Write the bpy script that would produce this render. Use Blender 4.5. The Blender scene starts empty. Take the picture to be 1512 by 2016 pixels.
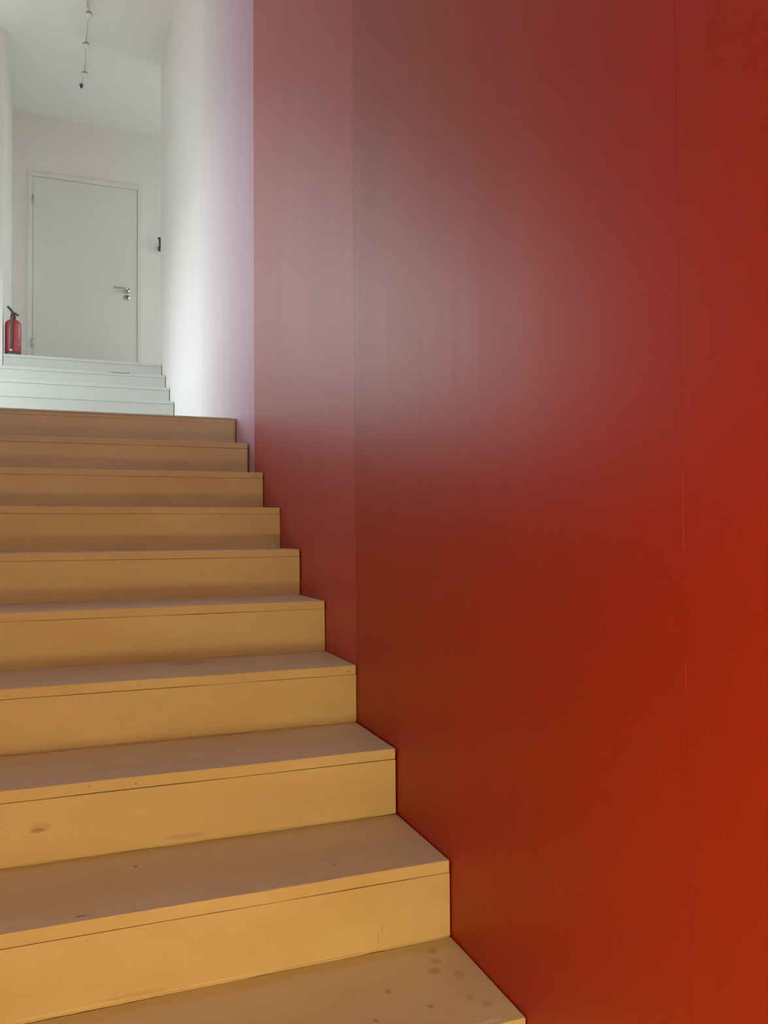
import bpy, bmesh, math, random
from mathutils import Vector, Matrix, noise

# ------------------------------------------------------------------ camera, sky, exposure
scene = bpy.context.scene
COL = scene.collection

cam_data = bpy.data.cameras.new('camera')
cam = bpy.data.objects.new('camera', cam_data)
COL.objects.link(cam)
F = Vector((0.35485667, 0.93453091, 0.02699498))
R_ = Vector((0.93491564, -0.35480192, -0.00695281))
U = Vector((-0.00308025, -0.02770528, 0.99961139))
M = Matrix.Identity(4)
for i in range(3):
    M[i][0], M[i][1], M[i][2] = R_[i], U[i], -F[i]
M[0][3], M[1][3], M[2][3] = -0.71754, -1.21885, 0.82728
cam.matrix_world = M
cam_data.sensor_fit = 'VERTICAL'
cam_data.sensor_height = 36.0
cam_data.lens = 1580.9 / 2016 * 36.0
cam_data.clip_start = 0.02
scene.camera = cam

world = bpy.data.worlds.new('sky')
scene.world = world
world.use_nodes = True
wn = world.node_tree.nodes
wl = world.node_tree.links
bg = wn['Background']
bg.inputs['Color'].default_value = (0.90, 0.97, 1.0, 1)      # overcast daylight
bg.inputs['Strength'].default_value = 7.6

vs = scene.view_settings
vs.view_transform = 'Standard'
vs.look = 'None'
vs.gamma = 1.0
vs.use_curve_mapping = False
vs.exposure = 0.0
scene.cycles.max_bounces = 10
scene.cycles.diffuse_bounces = 7

LAMP_POWER = 57.0
LAMP_COLOR = (1.0, 0.71, 0.20)

# ------------------------------------------------------------------ materials
def principled(name, base, rough=0.5, metal=0.0, spec=0.5):
    m = bpy.data.materials.new(name)
    m.use_nodes = True
    b = m.node_tree.nodes['Principled BSDF']
    b.inputs['Base Color'].default_value = (*base, 1)
    b.inputs['Roughness'].default_value = rough
    b.inputs['Metallic'].default_value = metal
    b.inputs['Specular IOR Level'].default_value = spec
    return m

class NT:
    """small helper to write node maths"""
    def __init__(self, m):
        self.t = m.node_tree
        self.b = self.t.nodes['Principled BSDF']
        tc = self.t.nodes.new('ShaderNodeNewGeometry')
        self.pos = tc.outputs['Position']
    def new(self, kind, **kw):
        n = self.t.nodes.new(kind)
        for k, v in kw.items():
            setattr(n, k, v)
        return n
    def link(self, a, b):
        self.t.links.new(a, b)
    def put(self, sock, v):
        if hasattr(v, 'is_output') or isinstance(v, bpy.types.NodeSocket):
            self.link(v, sock)
        else:
            sock.default_value = v
    def math(self, op, a, b=None, c=None, clamp=False):
        n = self.new('ShaderNodeMath', operation=op, use_clamp=clamp)
        self.put(n.inputs[0], a)
        if b is not None: self.put(n.inputs[1], b)
        if c is not None: self.put(n.inputs[2], c)
        return n.outputs[0]
    def vmath(self, op, a, b=None):
        n = self.new('ShaderNodeVectorMath', operation=op)
        self.put(n.inputs[0], a)
        if b is not None: self.put(n.inputs[1], b)
        return n.outputs['Value'] if op in ('LENGTH', 'DOT_PRODUCT', 'DISTANCE') else n.outputs[0]
    def noise(self, scale, stretch=(1, 1, 1), detail=3, rough=0.55):
        v = self.vmath('MULTIPLY', self.pos, stretch)
        n = self.new('ShaderNodeTexNoise')
        self.link(v, n.inputs['Vector'])
        n.inputs['Scale'].default_value = scale
        n.inputs['Detail'].default_value = detail
        n.inputs['Roughness'].default_value = rough
        return n.outputs['Fac']
    def ramp(self, v, a, b, lo=0.0, hi=1.0):
        n = self.new('ShaderNodeMapRange')
        n.clamp = True
        self.put(n.inputs['Value'], v)
        n.inputs['From Min'].default_value = a
        n.inputs['From Max'].default_value = b
        n.inputs['To Min'].default_value = lo
        n.inputs['To Max'].default_value = hi
        return n.outputs['Result']
    def mix(self, fac, a, b):
        n = self.new('ShaderNodeMix', data_type='RGBA')
        self.put(n.inputs[0], fac)
        self.put(n.inputs[6], a)
        self.put(n.inputs[7], b)
        return n.outputs[2]
    def bump(self, h, strength, dist):
        n = self.new('ShaderNodeBump')
        n.inputs['Strength'].default_value = strength
        n.inputs['Distance'].default_value = dist
        self.link(h, n.inputs['Height'])
        self.link(n.outputs[0], self.b.inputs['Normal'])
    def blot(self, p, r, wob=0.5):
        """mask of a blot with a ragged edge at world point p; r = (rx, ry, rz)"""
        d = self.vmath('SUBTRACT', self.pos, p)
        d = self.vmath('DIVIDE', d, r)
        l = self.vmath('LENGTH', d)
        nz = self.noise(0.5 / min(r), (1, 1, 1), 3, 0.6)
        l = self.math('ADD', l, self.math('MULTIPLY', self.math('SUBTRACT', nz, 0.5), wob * 2))
        return self.ramp(l, 1.0, 0.55)

H, D = 0.155, 0.29721

# satin wall paints
def satin(name, a, b, rlo, rhi, spec):
    m = principled(name, a, 0.3, 0, spec)
    n = NT(m)
    streak = n.noise(26, (1, 1, 0.035), 4, 0.6)
    grain = n.noise(420, (1, 1, 0.5), 2, 0.5)
    patch = n.noise(3.0, (1, 1, 0.6), 4, 0.6)
    scuff = n.ramp(n.noise(90, (1, 1, 1), 3, 0.7), 0.66, 0.74)
    low = n.ramp(n.noise(5, (1, 1, 1.4), 2, 0.5), 0.52, 0.62)
    n.link(n.mix(n.ramp(patch, 0.3, 0.7), (*a, 1), (*b, 1)), n.b.inputs['Base Color'])
    r0 = n.ramp(streak, 0.3, 0.7, rlo, rhi)
    n.link(n.math('ADD', r0, n.math('MULTIPLY', n.math('MULTIPLY', scuff, low), 0.10)), n.b.inputs['Roughness'])
    n.bump(n.math('ADD', n.math('MULTIPLY', streak, 0.25), n.math('MULTIPLY', grain, 0.5)), 0.03, 0.003)
    return m
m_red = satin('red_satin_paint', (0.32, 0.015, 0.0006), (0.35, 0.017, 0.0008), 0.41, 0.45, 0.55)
m_red_sheen = satin('red_paint_pink_sheen', (0.40, 0.045, 0.058), (0.43, 0.050, 0.064), 0.41, 0.45, 0.55)  # red boards' pink reflection put into the colour of this copy

# white wall paint
def white_paint(name, base, rough):
    m = principled(name, base, rough)
    n = NT(m)
    g = n.noise(260, (1, 1, 1), 3, 0.55)
    p = n.noise(1.8, (1, 1, 0.7), 3, 0.5)
    n.link(n.mix(n.ramp(p, 0.3, 0.7), (*[c * 0.97 for c in base], 1), (*base, 1)), n.b.inputs['Base Color'])
    n.bump(g, 0.08, 0.003)
    return m
m_white = white_paint('white_wall_paint', (0.86, 0.85, 0.82), 0.55)
m_ceil = white_paint('ceiling_paint', (0.88, 0.87, 0.83), 0.7)
m_door = white_paint('door_lacquer', (0.80, 0.80, 0.77), 0.38)
m_upper = white_paint('white_step_paint', (0.64, 0.67, 0.64), 0.42)

# painted stair boards with wear
def stair_paint(name, base, marks_dark=(), marks_light=(), rough=0.45, speck=0.35):
    m = principled(name, base, rough)
    n = NT(m)
    c0 = (*base, 1)
    c1 = (base[0] * 0.90, base[1] * 0.87, base[2] * 0.82, 1)
    p = n.noise(4.0, (0.6, 1.6, 1.6), 4, 0.62)
    col = n.mix(n.ramp(p, 0.35, 0.68), c0, c1)
    sp = n.ramp(n.noise(70, (1, 1, 1), 2, 0.5), 0.735, 0.77)
    zone = n.ramp(n.noise(6, (1, 1, 1), 2, 0.5), 0.5, 0.6)
    dark = (base[0] * 0.42, base[1] * 0.34, base[2] * 0.26, 1)
    col = n.mix(n.math('MULTIPLY', n.math('MULTIPLY', sp, zone), speck), col, dark)
    for q, r, f in marks_dark:
        col = n.mix(n.math('MULTIPLY', n.blot(q, r), f), col, dark)
    for q, r, f in marks_light:
        col = n.mix(n.math('MULTIPLY', n.blot(q, r), f), col, (0.86, 0.80, 0.70, 1))
    n.link(col, n.b.inputs['Base Color'])
    g = n.noise(330, (1, 1, 1), 3, 0.55)
    b2 = n.noise(14, (0.25, 1, 1), 3, 0.6)
    n.link(n.ramp(b2, 0.3, 0.7, rough - 0.05, rough + 0.08), n.b.inputs['Roughness'])
    n.bump(n.math('ADD', n.math('MULTIPLY', g, 0.35), b2), 0.12, 0.004)
    return m
CREAM = (0.74, 0.67, 0.56)
m_riser = stair_paint('cream_riser_paint', CREAM, [
    ((-0.795, 0.594, 0.222), (0.016, 0.02, 0.006), 0.6), ((-0.790, 0.594, 0.228), (0.024, 0.02, 0.012), 0.22),
    ((-0.152, 0.297, 0.041), (0.0014, 0.02, 0.010), 0.5), ((-0.160, 0.297, 0.025), (0.0016, 0.02, 0.012), 0.5),
    ((-0.50, 0.594, 0.170), (0.05, 0.02, 0.006), 0.25), ((-0.62, 0.297, 0.010), (0.07, 0.02, 0.005), 0.2),
    ((-0.602, 0.594, 0.295), (0.003, 0.02, 0.003), 0.8), ((-0.023, 0.892, 0.449), (0.008, 0.02, 0.0016), 0.95)], [
    ((-0.412, 1.189, 0.598), (0.018, 0.02, 0.004), 0.7), ((-0.47, 0.297, 0.004), (0.10, 0.02, 0.004), 0.5),
    ((-0.73, 0.297, 0.005), (0.12, 0.02, 0.004), 0.45)])
m_tread = stair_paint('cream_tread_paint', (0.64, 0.58, 0.46), [
    ((-0.712, 0.317, 0.155), (0.016, 0.004, 0.02), 0.9), ((-0.608, 0.504, 0.155), (0.005, 0.008, 0.02), 0.8),
    ((-0.231, 0.362, 0.155), (0.004, 0.008, 0.02), 0.7), ((-0.429, 1.109, 0.465), (0.07, 0.05, 0.02), 0.3),
    ((-0.060, 0.258, 0.0), (0.012, 0.016, 0.02), 0.4), ((-0.070, 0.222, 0.0), (0.013, 0.014, 0.02), 0.35),
    ((-0.086, 0.190, 0.0), (0.014, 0.013, 0.02), 0.5), ((-0.193, 0.158, 0.0), (0.007, 0.010, 0.02), 0.6),
    ((-0.140, 0.089, 0.0), (0.007, 0.007, 0.02), 0.6), ((-0.243, 0.087, 0.0), (0.006, 0.008, 0.02), 0.6),
    ((-0.063, 0.089, 0.0), (0.009, 0.012, 0.02), 0.35), ((-0.043, 0.061, 0.0), (0.012, 0.014, 0.02), 0.35),
    ((-0.047, 0.163, 0.0), (0.014, 0.014, 0.02), 0.3), ], [
    ((-0.072, 0.012, 0.0), (0.035, 0.006, 0.01), 0.6), ((-0.35, 0.300, 0.155), (0.05, 0.005, 0.004), 0.5)], speck=0.7)

m_steel = principled('brushed_steel', (0.55, 0.54, 0.52), 0.32, 1.0)
m_dark = principled('dark_metal', (0.10, 0.09, 0.10), 0.4, 0.6)
m_ext = principled('extinguisher_red', (0.46, 0.07, 0.085), 0.3)
m_black = principled('black_rubber', (0.10, 0.095, 0.10), 0.5)
m_label = principled('paper_label', (0.78, 0.74, 0.72), 0.5)
m_cable = principled('grey_cable', (0.42, 0.41, 0.39), 0.5)
m_globe = principled('opal_globe', (0.88, 0.87, 0.84), 0.2)
m_cap = principled('grey_lamp_cap', (0.40, 0.39, 0.37), 0.45)
m_seam = principled('filled_seam', (0.45, 0.035, 0.003), 0.6)
m_ground = principled('pale_gravel', (0.26, 0.255, 0.235), 0.9)
m_hall = principled('hall_floor_oak', (0.42, 0.26, 0.13), 0.45)
nn = NT(m_hall)
nn.link(nn.mix(nn.noise(9, (8, 0.6, 1), 4, 0.6), (0.34, 0.20, 0.10, 1), (0.50, 0.32, 0.17, 1)), nn.b.inputs['Base Color'])
for mm, sc, st in ((m_steel, 300, 0.03), (m_dark, 200, 0.05), (m_ext, 90, 0.02), (m_black, 200, 0.08),
                   (m_label, 200, 0.03), (m_cable, 300, 0.05), (m_globe, 60, 0.01), (m_cap, 120, 0.03),
                   (m_seam, 200, 0.1), (m_ground, 6, 0.4)):
    q = NT(mm)
    q.bump(q.noise(sc), st, 0.004)

m_glass = bpy.data.materials.new('window_glass')
m_glass.use_nodes = True
gt = m_glass.node_tree
gt.nodes.remove(gt.nodes['Principled BSDF'])
tr = gt.nodes.new('ShaderNodeBsdfTransparent')
gl = gt.nodes.new('ShaderNodeBsdfGlossy')
gl.inputs['Roughness'].default_value = 0.0
fr = gt.nodes.new('ShaderNodeFresnel')
fr.inputs['IOR'].default_value = 1.45
mx = gt.nodes.new('ShaderNodeMixShader')
bk = gt.nodes.new('ShaderNodeNewGeometry')
iv = gt.nodes.new('ShaderNodeMath'); iv.operation = 'SUBTRACT'; iv.inputs[0].default_value = 1.0
gt.links.new(bk.outputs['Backfacing'], iv.inputs[1])
ml = gt.nodes.new('ShaderNodeMath'); ml.operation = 'MULTIPLY'
gt.links.new(iv.outputs[0], ml.inputs[0])
gt.links.new(fr.outputs[0], ml.inputs[1])          # each pane reflects at its outer faces only
gt.links.new(ml.outputs[0], mx.inputs[0])
gt.links.new(tr.outputs[0], mx.inputs[1])
gt.links.new(gl.outputs[0], mx.inputs[2])
gt.links.new(mx.outputs[0], gt.nodes['Material Output'].inputs['Surface'])

def glow(power):
    m = bpy.data.materials.new('lit_amber_globe')
    m.use_nodes = True
    pb = m.node_tree.nodes['Principled BSDF']
    pb.inputs['Base Color'].default_value = (0.9, 0.6, 0.3, 1)
    pb.inputs['Emission Color'].default_value = (*LAMP_COLOR, 1)
    pb.inputs['Emission Strength'].default_value = power
    return m

# ------------------------------------------------------------------ builders
def link(name, me, mat, parent=None, base=(0, 0, 0), smooth=False):
    ob = bpy.data.objects.new(name, me)
    COL.objects.link(ob)
    if mat: me.materials.append(mat)
    if parent is not None:
        ob.parent = parent
    else:
        ob.location = base
    if smooth:
        me.polygons.foreach_set('use_smooth', [True] * len(me.polygons))
    return ob

def bm_mesh(bm, name, off=(0, 0, 0)):
    bmesh.ops.translate(bm, verts=bm.verts, vec=-Vector(off))
    bmesh.ops.recalc_face_normals(bm, faces=bm.faces)
    me = bpy.data.meshes.new(name)
    bm.to_mesh(me)
    bm.free()
    return me

def add_box(bm, lo, hi, bevel=0.0, seg=2):
    lo, hi = Vector(lo), Vector(hi)
    r = bmesh.ops.create_cube(bm, size=1.0, matrix=Matrix.Translation((lo + hi) / 2) @ Matrix.Diagonal((*(hi - lo), 1)))
    if bevel:
        es = list({e for v in r['verts'] for e in v.link_edges})
        bmesh.ops.bevel(bm, geom=es, offset=bevel, segments=seg, affect='EDGES', profile=0.6)

def box(name, lo, hi, mat, parent=None, bevel=0.0, seg=2, pbase=(0, 0, 0)):
    """one box mesh; world coordinates. Top-level boxes get their origin at the base centre."""
    bm = bmesh.new()
    add_box(bm, lo, hi, bevel, seg)
    if parent is None:
        b = ((lo[0] + hi[0]) / 2, (lo[1] + hi[1]) / 2, lo[2])
    else:
        b = pbase
    return link(name, bm_mesh(bm, name, b), mat, parent, b)

def boxes(name, lst, mat, parent=None, pbase=(0, 0, 0), bevel=0.0):
    bm = bmesh.new()
    for lo, hi in lst:
        add_box(bm, lo, hi, bevel)
    return link(name, bm_mesh(bm, name, pbase), mat, parent, pbase)

def struct(o):
    o['kind'] = 'structure'
    return o

def empty(name, loc):
    o = bpy.data.objects.new(name, None)
    COL.objects.link(o)
    o.location = loc
    o.empty_display_size = 0.05
    return o

def tag(o, label, cat, group=None):
    o['label'] = label
    o['category'] = cat
    if group: o['group'] = group
    return o

def prism(name, poly, z0, z1, mat, parent=None, base=(0, 0, 0)):
    """vertical prism over a plan polygon"""
    bm = bmesh.new()
    a = [bm.verts.new((x, y, z0)) for x, y in poly]
    b = [bm.verts.new((x, y, z1)) for x, y in poly]
    bm.faces.new(a); bm.faces.new(b)
    k = len(poly)
    for i in range(k):
        bm.faces.new((a[i], a[(i + 1) % k], b[(i + 1) % k], b[i]))
    return link(name, bm_mesh(bm, name, base), mat, parent, base)

def tube_bm(bm, pts, rad, seg=10):
    pts = [Vector(p) for p in pts]
    rads = rad if isinstance(rad, (list, tuple)) else [rad] * len(pts)
    rings = []
    ref = None
    for i, p in enumerate(pts):
        t = (pts[min(i + 1, len(pts) - 1)] - pts[max(i - 1, 0)]).normalized()
        if ref is None:
            ref = t.orthogonal().normalized()
        ref = (ref - t * ref.dot(t)).normalized()
        s = t.cross(ref)
        rings.append([bm.verts.new(p + (ref * math.cos(a) + s * math.sin(a)) * rads[i])
                      for a in [2 * math.pi * k / seg for k in range(seg)]])
    for a, b in zip(rings, rings[1:]):
        for k in range(seg):
            bm.faces.new((a[k], a[(k + 1) % seg], b[(k + 1) % seg], b[k]))
    bm.faces.new(rings[0]); bm.faces.new(rings[-1])

def tube(name, pts, rad, mat, parent=None, pbase=(0, 0, 0), seg=10):
    bm = bmesh.new()
    tube_bm(bm, pts, rad, seg)
    return link(name, bm_mesh(bm, name, pbase), mat, parent, pbase, True)

def lathe(name, prof, at, mat, parent=None, pbase=(0, 0, 0), seg=28):
    """prof = [(radius, z)] turned about the vertical through `at`"""
    bm = bmesh.new()
    rings = []
    for r, z in prof:
        if r < 1e-6:
            rings.append([bm.verts.new((at[0], at[1], at[2] + z))])
        else:
            rings.append([bm.verts.new((at[0] + r * math.cos(2 * math.pi * k / seg), at[1] + r * math.sin(2 * math.pi * k / seg), at[2] + z)) for k in range(seg)])
    for a, b in zip(rings, rings[1:]):
        if len(a) == 1 and len(b) == 1: continue
        for k in range(seg):
            k2 = (k + 1) % seg
            if len(a) == 1: bm.faces.new((a[0], b[k], b[k2]))
            elif len(b) == 1: bm.faces.new((a[k], a[k2], b[0]))
            else: bm.faces.new((a[k], a[k2], b[k2], b[k]))
    return link(name, bm_mesh(bm, name, pbase), mat, parent, pbase, True)

# ------------------------------------------------------------------ levels
Z_HALL = -7 * H                 # lower hall floor
Z_LAND = 9 * H                  # half landing
Z_UP = Z_LAND + 6 * H           # upper floor
Y_LAND = 9 * D
Y_UP1 = 4.53                    # first riser of the upper flight
Y_UP = 6.0                      # top riser of the upper flight
DU = (Y_UP - Y_UP1) / 5
CEIL = 5.03
Y_BACK = 7.4
X_STAIR_L = -1.42
X_LAND_L = -2.2
Y_HALL = -5.2
Y_WHITE = 2.268                 # where the red boards stop and the white wall begins
Y_END = 6.12                    # free end of the right-hand wall

# ------------------------------------------------------------------ setting: right wall
wall_right = struct(box('wall_right', (0.010, Y_HALL, Z_HALL - 0.15), (0.16, Y_WHITE, CEIL), m_seam))
seams = [Y_HALL, -4.28, -2.99, -1.695, -0.400, 0.893, Y_WHITE]
wb = wall_right.location.copy()
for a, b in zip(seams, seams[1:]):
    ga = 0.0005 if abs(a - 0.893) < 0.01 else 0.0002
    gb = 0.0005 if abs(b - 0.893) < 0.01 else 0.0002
    box('panel', (0.0, a + ga, Z_HALL - 0.15), (0.0095, b - gb, CEIL), m_red_sheen if a > 0.5 else m_red, wall_right, 0, 1, wb)

m_filler = principled('filler_smear', (0.44, 0.06, 0.022), 0.5)
q = NT(m_filler); q.bump(q.noise(300), 0.1, 0.002)
for z0, z1 in ((0.80, 0.90), (0.62, 0.665), (0.495, 0.503)):
    box('filler_smear', (-0.0004, -0.4006, z0), (0.0004, -0.3994, z1), m_filler, wall_right, 0, 1, wb)
box('nail_hole', (-0.0003, 0.6565, 1.6695), (0.0004, 0.6615, 1.6745), m_dark, wall_right, 0, 1, wb)

XE = -0.045                     # the white wall leans in slightly towards its end
def xw(y): return XE * (y - Y_WHITE) / (Y_END - Y_WHITE)
wall_upper = struct(prism('wall_upper_right', [(0.012, Y_WHITE + 0.0005), (0.16, Y_WHITE + 0.0005), (0.16, Y_END), (XE + 0.012, Y_END)],
                          Z_HALL - 0.15, CEIL, m_white, None, (0.08, Y_WHITE, Z_HALL - 0.15)))
ub = wall_upper.location.copy()
# pink reflection fading to white, painted into the base colour beyond the red boards
m_sheen_fade = satin('pink_sheen_to_white', (0.62, 0.44, 0.56), (0.64, 0.46, 0.58), 0.41, 0.45, 0.55)
n = NT(m_sheen_fade)
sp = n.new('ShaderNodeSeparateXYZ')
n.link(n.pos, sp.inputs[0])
fade_noise = n.noise(9, (1, 1, 0.10), 4, 0.6)
yy = n.math('ADD', sp.outputs['Y'], n.math('MULTIPLY', n.math('SUBTRACT', fade_noise, 0.5), 0.5))
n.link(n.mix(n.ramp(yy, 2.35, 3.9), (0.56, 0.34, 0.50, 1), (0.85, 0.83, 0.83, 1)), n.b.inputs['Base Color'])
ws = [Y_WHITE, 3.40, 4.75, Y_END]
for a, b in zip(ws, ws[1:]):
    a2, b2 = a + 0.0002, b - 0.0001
    prism('panel', [(xw(a2), a2), (xw(a2) + 0.0115, a2), (xw(b2) + 0.0115, b2), (xw(b2), b2)], Z_LAND - 0.3, CEIL, m_sheen_fade, wall_upper, ub)

# ------------------------------------------------------------------ setting: other walls, ceilings, floors
XL0, XL1 = X_LAND_L - 0.15, X_LAND_L
X_PASS = 2.2                    # unseen passage to the right, added with a window to brighten the upper floor
struct(box('wall_back', (XL0, Y_BACK, Z_UP - 0.3), (X_PASS + 0.15, Y_BACK + 0.15, CEIL), m_white))
struct(box('wall_passage', (0.16, Y_END - 0.15, Z_UP - 0.3), (X_PASS + 0.15, Y_END, CEIL), m_white))
PY0, PY1, PZ0, PZ1 = Y_END + 0.12, Y_BACK - 0.12, Z_UP + 0.6, Z_UP + 2.0
struct(boxes('wall_passage_end', [((X_PASS, Y_END, Z_UP - 0.3), (X_PASS + 0.15, PY0, CEIL)), ((X_PASS, PY1, Z_UP - 0.3), (X_PASS + 0.15, Y_BACK, CEIL)),
        ((X_PASS, PY0, Z_UP - 0.3), (X_PASS + 0.15, PY1, PZ0)), ((X_PASS, PY0, PZ1), (X_PASS + 0.15, PY1, CEIL))], m_white, None, (X_PASS, 6.7, Z_UP - 0.3)))
# left wall of the upper flight and the upper floor: its end face looks down the stairs
struct(prism('wall_upper_left', [(-1.31, 5.999), (-1.345, Y_BACK), (-1.45, Y_BACK), (-1.45, 5.999)], Z_UP - 0.4, CEIL, m_white, None, (-1.38, 6.6, Z_UP - 0.4)))
EX0, EX1, EZ0, EZ1 = -2.15, -1.50, 2.35, 4.93
struct(boxes('wall_landing_end', [((XL1, 5.999, Z_LAND - 0.3), (EX0, 6.15, CEIL)), ((EX1, 5.999, Z_LAND - 0.3), (-1.4505, 6.15, CEIL)),
        ((EX0, 5.999, Z_LAND - 0.3), (EX1, 6.15, EZ0)), ((EX0, 5.999, EZ1), (EX1, 6.15, CEIL))], m_white, None, (-1.8, 6.07, Z_LAND - 0.3)))
X_FL = X_LAND_L
Y_RET = 2.40                    # the stairwell widens into the landing here
struct(box('wall_left', (X_STAIR_L - 0.15, Y_HALL, Z_HALL - 0.15), (X_STAIR_L, Y_RET, CEIL), m_white))
struct(box('wall_return', (XL0, Y_RET - 0.15, Z_HALL - 0.15), (X_STAIR_L - 0.1505, Y_RET, CEIL), m_white))
WY0, WY1, WZ0, WZ1 = 3.70, 5.30, Z_LAND + 0.25, 3.05
struct(boxes('wall_left_landing', [((XL0, Y_RET, Z_HALL - 0.15), (XL1, WY0, CEIL)), ((XL0, WY1, Z_HALL - 0.15), (XL1, 5.998, CEIL)),
        ((XL0, WY0, Z_HALL - 0.15), (XL1, WY1, WZ0)), ((XL0, WY0, WZ1), (XL1, WY1, CEIL))], m_white, None, (XL1, 4.2, Z_HALL - 0.15)))
struct(box('wall_under_landing', (X_STAIR_L - 0.15, Y_LAND + 0.33, Z_HALL - 0.15), (-0.02, Y_LAND + 0.40, Z_LAND - 0.15), m_white))
struct(box('wall_hall', (X_STAIR_L - 0.15, Y_HALL - 0.15, Z_HALL - 0.15), (0.16, Y_HALL, 1.75), m_white))
SX0, SX1, SY0, SY1 = -1.05, -0.40, 0.95, 1.95            # unseen skylight, added over the stairs for neutral fill
CT = CEIL + 0.15
struct(boxes('ceiling', [((XL0, -2.75, CEIL), (X_PASS + 0.15, SY0, CT)), ((XL0, SY1, CEIL), (X_PASS + 0.15, Y_BACK + 0.15, CT)),
        ((XL0, SY0, CEIL), (SX0, SY1, CT)), ((SX1, SY0, CEIL), (X_PASS + 0.15, SY1, CT))], m_ceil, None, (0, 2.4, CEIL)))
struct(box('ceiling_hall', (X_STAIR_L, Y_HALL, 1.6), (0.0, -2.6, 1.75), m_ceil))
struct(box('wall_bulkhead', (X_STAIR_L, -2.75, 1.75), (0.0, -2.6, CEIL), m_white))
struct(box('floor', (X_STAIR_L, Y_HALL, Z_HALL - 0.15), (0.0, Y_LAND + 0.30, Z_HALL), m_hall))
fl = boxes('floor_landing', [((X_LAND_L, Y_LAND + 0.285, Z_LAND - 0.15), (-0.03, Y_UP1 - 0.001, Z_LAND)),
                            ((X_LAND_L, Y_RET, Z_LAND - 0.15), (X_STAIR_L, Y_LAND + 0.2845, Z_LAND))], m_upper, None, (-1.1, 3.7, Z_LAND - 0.15))
struct(fl)
struct(box('floor_upper', (-1.30, Y_UP + 0.29, Z_UP - 0.15), (X_PASS, Y_BACK, Z_UP), m_upper))
struct(box('ground', (-40, -40, -1.75), (40, 40, -1.6), m_ground))

# windows: frame, mullion, panes, sill; daylight is sampled through a portal in each opening
def window(name, at, turn, width, z0, z1):
    """`at` = plan point of the window's middle; local x runs along the wall, local y points into the room"""
    w = struct(empty(name, (at[0], at[1], z0)))
    w.rotation_euler = (0, 0, turn)
    h, t, q, a = z1 - z0, 0.05, 0.035, width / 2
    boxes('window_frame', [((-a, -q, 0), (-a + t, q, h)), ((a - t, -q, 0), (a, q, h)), ((-a + t, -q, 0), (a - t, q, t)), ((-a + t, -q, h - t), (a - t, q, h))], m_door, w)
    box('mullion', (-0.025, -q + 0.004, t), (0.025, q - 0.004, h - t), m_door, w, 0.003)
    for u, v in ((-a + t, -0.025), (0.025, a - t)):
        box('pane', (u, -0.003, t), (v, 0.003, h - t), m_glass, w)
    box('window_sill', (-a + 0.001, 0.04, 0.0005), (a - 0.001, 0.12, 0.025), m_door, w, 0.004)
    pl = bpy.data.lights.new('window_portal', 'AREA')
    pl.shape = 'RECTANGLE'
    pl.size, pl.size_y = width, h
    pl.cycles.is_portal = True
    po = bpy.data.objects.new('window_portal', pl)
    COL.objects.link(po)
    d = Vector((-math.sin(turn), math.cos(turn), 0))
    po.location = Vector((at[0], at[1], (z0 + z1) / 2)) - d * 0.05
    po.rotation_euler = d.to_track_quat('-Z', 'Z').to_euler()
window('window_1', (X_LAND_L - 0.10, (WY0 + WY1) / 2), -math.pi / 2, WY1 - WY0, WZ0, WZ1)
window('fill_window_2', (X_PASS + 0.10, (PY0 + PY1) / 2), math.pi / 2, PY1 - PY0, PZ0, PZ1)  # added out of view to brighten the upper floor
sk = struct(empty('fill_skylight', ((SX0 + SX1) / 2, (SY0 + SY1) / 2, CT)))  # skylight added out of view to light the upper risers
skb = Vector(sk.location)
f_ = 0.05
boxes('window_frame', [((SX0 - f_, SY0 - f_, CT + 0.0005), (SX1 + f_, SY0 + 0.01, CT + 0.08)), ((SX0 - f_, SY1 - 0.01, CT + 0.0005), (SX1 + f_, SY1 + f_, CT + 0.08)),
                       ((SX0 - f_, SY0 + 0.01, CT + 0.0005), (SX0 + 0.01, SY1 - 0.01, CT + 0.08)), ((SX1 - 0.01, SY0 + 0.01, CT + 0.0005), (SX1 + f_, SY1 - 0.01, CT + 0.08))], m_door, sk, skb)
box('pane', (SX0 + 0.0105, SY0 + 0.0105, CT + 0.04), (SX1 - 0.0105, SY1 - 0.0105, CT + 0.046), m_glass, sk, 0, 2, skb)
spl = bpy.data.lights.new('window_portal', 'AREA')
spl.shape = 'RECTANGLE'
spl.size, spl.size_y = SX1 - SX0, SY1 - SY0
spl.cycles.is_portal = True
spo = bpy.data.objects.new('window_portal', spl)
COL.objects.link(spo)
spo.location = (skb.x, skb.y, CT + 0.09)
window('fill_window_3', ((EX0 + EX1) / 2, 6.10), math.pi, EX1 - EX0, EZ0, EZ1)  # added out of view to give the red wall a bright reflection

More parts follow.
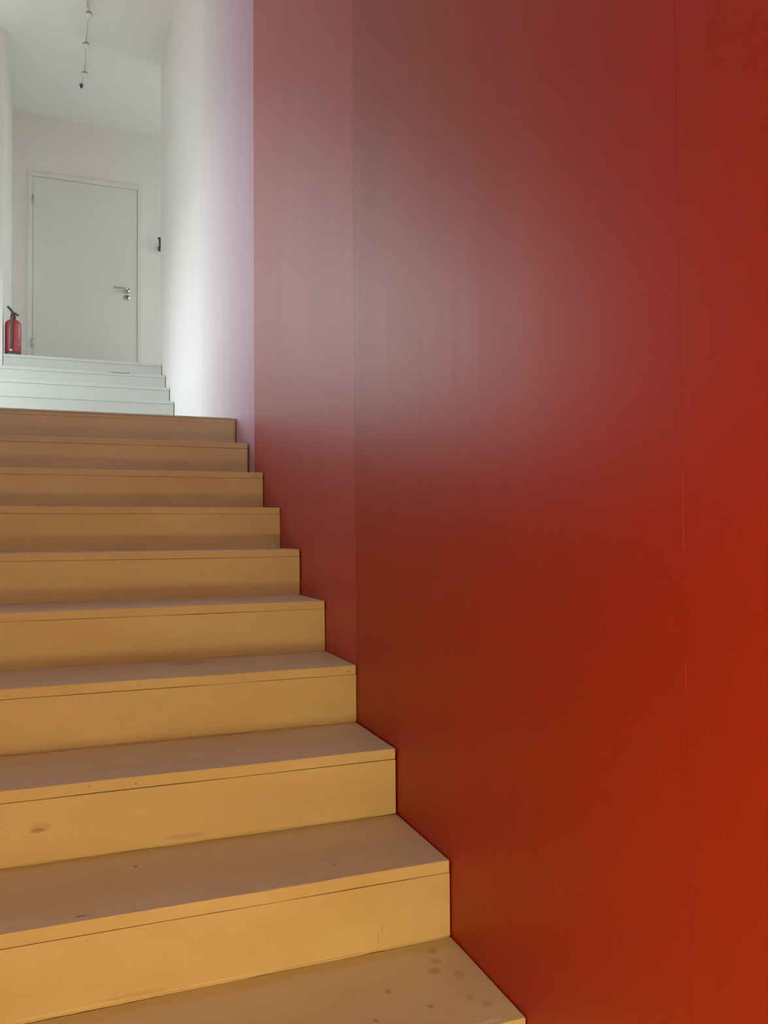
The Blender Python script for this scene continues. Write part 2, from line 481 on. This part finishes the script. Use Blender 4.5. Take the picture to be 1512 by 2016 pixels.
# ------------------------------------------------------------------ stairs
def board(name, lo, hi, mat, parent, pbase, seed, wob=0.0010, bev=0.0025, cuts=26):
    """a painted board whose long edges wander a little"""
    bm = bmesh.new()
    add_box(bm, lo, hi, bev, 2)
    es = [e for e in bm.edges if abs((e.verts[0].co - e.verts[1].co).x) > 0.5 * (hi[0] - lo[0])]
    bmesh.ops.subdivide_edges(bm, edges=es, cuts=cuts, use_grid_fill=True)
    for v in bm.verts:
        x = v.co.x
        w = noise.noise(Vector((x * 5.0, seed * 3.7, v.co.y * 2 + v.co.z * 3))) + 0.5 * noise.noise(Vector((x * 21.0, seed * 1.3, v.co.z * 9)))
        v.co.y += w * wob
        v.co.z += wob * 0.8 * noise.noise(Vector((x * 7.0, seed * 5.1 + 9, v.co.y)))
    me = bm_mesh(bm, name, pbase)
    ob = link(name, me, mat, parent, pbase, False)
    if mat is m_tread:                      # the front edge carries the riser's unworn paint
        me.materials.append(m_riser)
        for f in me.polygons:
            if f.normal.y < -0.7:
                f.material_index = 1
    return ob

stair = empty('staircase', (X_STAIR_L / 2, -1.8, Z_HALL))
tag(stair, 'lower flight of cream painted wooden steps climbing beside the red wall', 'staircase', None)
sb = Vector(stair.location)
TH = 0.025
GAP = 0.002
core = bmesh.new()
for k in range(-6, 10):
    y, z = k * D, k * H
    xr = -GAP - 0.001 * (k % 3) + (xw(y + 0.3) if k > 7 else 0)
    top = k == 9
    if top:      # the white landing board ends in a thin rounded edge on top of a cream fascia
        board('tread', (X_STAIR_L + 0.004, y + 0.0005, z - TH), (xr, y + 0.28, z - 0.0105), m_tread, stair, sb, k + 20, 0.0005, 0.001)
        board('landing_edge', (X_STAIR_L + 0.004, y - 0.001, z - 0.010), (xr, y + 0.28, z), m_upper, stair, sb, k + 21, 0.0004, 0.0045)
    else:
        board('tread', (X_STAIR_L + 0.004, y, z - TH), (xr, y + D - 0.0015, z), m_tread, stair, sb, k + 20)
    if -1 < k < 7:   # bead of paint and filler where riser and tread meet
        bx = [X_STAIR_L + 0.01 + (xr - X_STAIR_L - 0.012) * i / 70 for i in range(71)]
        tube('caulk_bead', [(x, y + 0.0008, z - H + 0.0005) for x in bx],
             [0.0022 + 0.0014 * noise.noise(Vector((x * 14, k * 2.3, 0))) + 0.0008 * noise.noise(Vector((x * 60, k * 1.3, 5))) for x in bx], m_riser, stair, sb, 6)
    board('riser', (X_STAIR_L + 0.004, y + 0.0007, z - H + 0.0002), (xr + 0.0008, y + 0.022, z - TH - (0.0011 if k in (1, 2) else 0.0004)), m_riser, stair, sb, k + 60, 0.0007, 0.0015)
    add_box(core, (X_STAIR_L + 0.003, y + 0.024, Z_HALL), (xr - 0.001, y + 0.024 + D - 0.0004, z - TH - 0.002))
link('stair_core', bm_mesh(core, 'stair_core', sb), m_riser, stair, sb)

up = empty('staircase', (-1.5, Y_UP1, Z_LAND))
tag(up, 'upper flight of white painted steps leading to the door', 'staircase')
upb = Vector(up.location)
core = bmesh.new()
for j in range(1, 7):
    y, z = Y_UP1 + (j - 1) * DU, Z_LAND + j * H
    xr = xw(y) - 0.006
    xl = X_FL + 0.002 if j < 6 else -1.306
    ye = y + (0.288 if j == 6 else DU - 0.004)
    board('tread', (xl, y, z - TH), (xr, ye, z), m_upper, up, upb, j + 90, 0.0003, 0.003)
    board('riser', (xl, y + 0.006, z - H + 0.0002), (xr, y + 0.022, z - TH - 0.0003), m_upper, up, upb, j + 120, 0.0003, 0.0006)
    add_box(core, (xl, y + 0.024, Z_LAND), (xr - 0.002, y + (0.28 if j == 6 else DU - 0.005), z - TH - 0.002))
link('stair_core', bm_mesh(core, 'stair_core', upb), m_upper, up, upb)
for x0, x1, hgt in ((-0.50, -0.485, 0.006), (-0.462, -0.33, 0.009)):
    y5 = Y_UP1 + 4 * DU
    bm = bmesh.new()
    vs_ = []
    for i in range(13):
        x = x0 + (x1 - x0) * i / 12
        t_ = hgt * (0.35 + 0.65 * abs(noise.noise(Vector((x * 40, 3.1, 0)))) * 1.6)
        vs_.append((bm.verts.new((x, y5 - 0.0012, Z_LAND + 5 * H - 0.001)), bm.verts.new((x, y5 - 0.0012, Z_LAND + 5 * H - 0.001 - t_))))
    for a, b in zip(vs_, vs_[1:]):
        bm.faces.new((a[0], b[0], b[1], a[1]))
    bmesh.ops.solidify(bm, geom=bm.faces[:], thickness=0.0008)
    link('worn_edge', bm_mesh(bm, 'worn_edge', upb), m_dark, up, upb)

# ------------------------------------------------------------------ doors
def lever(parent, pbase, at, out, along, mat):
    """rose, lever and key rosette; `out` points away from the leaf, `along` is the lever's direction"""
    at, out, along = Vector(at), Vector(out), Vector(along)
    tube('handle_rose', [at, at + out * 0.012], 0.026, mat, parent, pbase, 20)
    h = at + Vector((0, 0, 0.004))
    tube('handle', [h + out * 0.010, h + out * 0.040, h + out * 0.052 + along * 0.010, h + out * 0.055 + along * 0.030 + Vector((0, 0, 0.004)), h + out * 0.055 + along * 0.075 + Vector((0, 0, 0.006)), h + out * 0.055 + along * 0.135 + Vector((0, 0, 0.006))],
         [0.011, 0.011, 0.0115, 0.011, 0.0095, 0.009], mat, parent, pbase, 12)
    k = at - Vector((0, 0, 0.072))
    tube('key_rosette', [k, k + out * 0.010], 0.026, mat, parent, pbase, 20)
    tube('lock_cylinder', [k + out * 0.010, k + out * 0.016], 0.010, m_dark, parent, pbase, 12)

DX0, DX1, DTOP = -1.155, -0.165, 4.405
door = empty('door_1', ((DX0 + DX1) / 2, Y_BACK, Z_UP))
struct(door)
db = Vector(door.location)
FW = 0.048
boxes('door_frame', [((DX0 - FW, Y_BACK - 0.020, Z_UP), (DX0 - 0.003, Y_BACK - 0.0005, DTOP + FW)),
                     ((DX1 + 0.003, Y_BACK - 0.020, Z_UP), (DX1 + FW, Y_BACK - 0.0005, DTOP + FW)),
                     ((DX0 - 0.003, Y_BACK - 0.020, DTOP + 0.003), (DX1 + 0.003, Y_BACK - 0.0005, DTOP + FW))], m_door, door, db, 0.003)
box('door_leaf', (DX0, Y_BACK - 0.012, Z_UP + 0.006), (DX1, Y_BACK - 0.0008, DTOP), m_door, door, 0.002, 2, db)
lever(door, db, (-0.262, Y_BACK - 0.012, 3.345), (0, -1, 0), (-1, 0, 0), m_steel)
for hz in (4.165, 2.735):
    tube('hinge', [(DX0 - 0.002, Y_BACK - 0.026, hz - 0.045), (DX0 - 0.002, Y_BACK - 0.026, hz + 0.045)], 0.009, m_steel, door, db, 10)

# coat hook on the back wall, half hidden by the end of the right-hand wall
hk = empty('coat_hook', (0.062, Y_BACK, 3.83))
tag(hk, 'small dark metal coat hook on the white wall right of the door', 'coat hook')
kb = Vector(hk.location)
tube('hook_plate', [kb + Vector((0, -0.0005, -0.010)), kb + Vector((0, -0.008, -0.010))], 0.020, m_dark, hk, kb, 16)
tube('hook', [kb + Vector(q) for q in ((0, -0.006, 0.0), (0, -0.030, 0.010), (0, -0.052, 0.040), (-0.004, -0.060, 0.075), (-0.010, -0.062, 0.092))], [0.011, 0.011, 0.012, 0.014, 0.020], m_dark, hk, kb)
tube('hook', [kb + Vector(q) for q in ((0, -0.006, -0.012), (0, -0.028, -0.030), (-0.004, -0.042, -0.020), (-0.006, -0.046, 0.0))], [0.011, 0.012, 0.016, 0.018], m_dark, hk, kb)

# ------------------------------------------------------------------ fire extinguisher on the upper floor
ex = empty('fire_extinguisher', (-1.236, 6.085, Z_UP))
tag(ex, 'red fire extinguisher with black valve and hose standing at the top step', 'fire extinguisher')
eb = Vector(ex.location)
ea = (eb.x, eb.y, eb.z)
lathe('base_ring', [(0, 0), (0.062, 0), (0.064, 0.006), (0.064, 0.022), (0.058, 0.024), (0, 0.024)], ea, m_black, ex, eb)
lathe('cylinder', [(0, 0.0245), (0.058, 0.0245), (0.0625, 0.034), (0.0625, 0.255), (0.060, 0.272), (0.050, 0.290), (0.034, 0.301), (0.019, 0.306), (0.019, 0.316), (0, 0.316)], ea, m_ext, ex, eb)
lathe('neck', [(0, 0.3165), (0.021, 0.3165), (0.021, 0.335), (0.015, 0.340), (0.015, 0.352), (0, 0.352)], ea, m_black, ex, eb)
bm = bmesh.new()
add_box(bm, (-0.012, -0.030, 0.352), (0.012, 0.030, 0.366), 0.003)
tube_bm(bm, [(-0.004, 0, 0.366), (-0.018, -0.006, 0.385), (-0.034, -0.014, 0.402), (-0.044, -0.020, 0.408)], [0.012, 0.011, 0.010, 0.008])
tube_bm(bm, [(0.006, 0, 0.360), (0.022, -0.006, 0.352), (0.040, -0.012, 0.340)], [0.010, 0.009, 0.008])
bmesh.ops.translate(bm, verts=bm.verts, vec=eb)
link('squeeze_handle', bm_mesh(bm, 'squeeze_handle', eb), m_black, ex, eb)
hose = [(-0.004, -0.020, 0.345), (-0.006, -0.050, 0.340), (-0.008, -0.070, 0.320), (-0.010, -0.074, 0.280), (-0.010, -0.074, 0.150), (-0.010, -0.073, 0.045)]
tube('hose', [Vector(q) + eb for q in hose], [0.009, 0.010, 0.010, 0.010, 0.010, 0.011], m_black, ex, eb)
tube('nozzle', [Vector((-0.010, -0.073, 0.044)) + eb, Vector((-0.010, -0.073, 0.028)) + eb], [0.008, 0.010], m_label, ex, eb)
def curved_patch(name, a0, a1, z0, z1, mat, parent, r=0.0631):
    bm = bmesh.new()
    k = 6
    lo = [bm.verts.new(eb + Vector((r * math.cos(a0 + (a1 - a0) * i / k), r * math.sin(a0 + (a1 - a0) * i / k), z0))) for i in range(k + 1)]
    hi = [bm.verts.new(eb + Vector((r * math.cos(a0 + (a1 - a0) * i / k), r * math.sin(a0 + (a1 - a0) * i / k), z1))) for i in range(k + 1)]
    for i in range(k):
        bm.faces.new((lo[i], lo[i + 1], hi[i + 1], hi[i]))
    bmesh.ops.solidify(bm, geom=bm.faces[:], thickness=-0.0005)
    return link(name, bm_mesh(bm, name, eb), mat, parent, eb)
for z0, z1, a0, a1 in ((0.205, 0.212, -0.95, -0.72), (0.158, 0.170, -0.80, -0.58), (0.130, 0.134, -0.85, -0.55), (0.085, 0.097, -0.85, -0.55), (0.232, 0.240, -0.75, -0.5)):
    curved_patch('label_print', a0, a1, z0, z1, m_label, ex)

# ------------------------------------------------------------------ cable with small globe lamps under the ceiling
cl = empty('cable_lights', (-0.68, 5.4, CEIL))
tag(cl, 'thin grey ceiling cable carrying a row of small white globe lamps', 'cable light')
cb = Vector(cl.location)
ZG = 4.95
GL = [(-0.640, 4.62), (-0.648, 5.03), (-0.656, 5.446), (-0.674, 5.876), (-0.683, 6.334)]
for x, y in GL:
    g = lathe('globe', [(0, -0.027), (0.012, -0.024), (0.021, -0.017), (0.026, -0.008), (0.027, 0.0), (0.026, 0.004), (0, 0.004)], (x, y, ZG), m_globe, cl, cb, 20)
    lathe('globe_cap', [(0, 0.0045), (0.0275, 0.0045), (0.027, 0.013), (0.021, 0.023), (0.010, 0.029), (0, 0.030)], (x, y, ZG), m_cap, g, cb, 20)
    tube('cable_clip', [(x, y, ZG + 0.030), (x, y, CEIL)], 0.003, m_cable, g, cb, 8)
pts = [(-0.60, 3.2, ZG + 0.055)] + [(x, y, ZG + 0.040) for x, y in GL] + [(-0.711, 6.664, CEIL - 0.02)]
tube('cable', pts, 0.0022, m_cable, cl, cb, 8)
tube('cable', [(-0.622, 3.2, ZG + 0.055)] + [(x - 0.022, y, ZG + 0.040) for x, y in GL[:2]] + [(-0.672, 5.42, ZG + 0.036)], 0.0022, m_cable, cl, cb, 8)
tube('cable_anchor', [(-0.711, 6.664, CEIL), (-0.711, 6.664, CEIL - 0.03)], [0.018, 0.010], m_dark, cl, cb, 12)
for xx in (-0.60, -0.622):
    tube('cable_anchor', [(xx, 3.2, CEIL), (xx, 3.2, ZG + 0.05)], 0.006, m_dark, cl, cb, 10)

# ------------------------------------------------------------------ amber lamp of the lower hall and an added second one (behind the camera)
def wall_lamp(xw_, side, at, label, power):
    at = Vector(at)
    la = empty('wall_lamp', (xw_, at.y, at.z))
    tag(la, label, 'wall lamp', 'amber wall lamps at the foot of the stairs')
    lb = Vector(la.location)
    tube('wall_plate', [(xw_ + side * 0.0005, at.y, at.z), (xw_ + side * 0.02, at.y, at.z)], 0.055, m_steel, la, lb, 24)
    tube('arm', [(xw_ + side * 0.02, at.y, at.z), (at.x - side * 0.125, at.y, at.z)], 0.011, m_steel, la, lb, 12)
    lathe('lamp_globe', [(0.12 * math.sin(math.pi * i / 16), -0.12 * math.cos(math.pi * i / 16)) for i in range(17)], at, glow(power), la, lb, 28)
wall_lamp(X_STAIR_L, 1, (-1.24, -1.75, 0.8), 'lit amber globe wall lamp on the white wall at the foot of the stairs', LAMP_POWER * 0.73)
wall_lamp(0.0, -1, (-0.24, -1.36, 0.26), 'unseen amber globe lamp added to brighten the red wall at the foot of the stairs', LAMP_POWER * 0.95)  # second lamp, added behind the camera to brighten the lower red wall
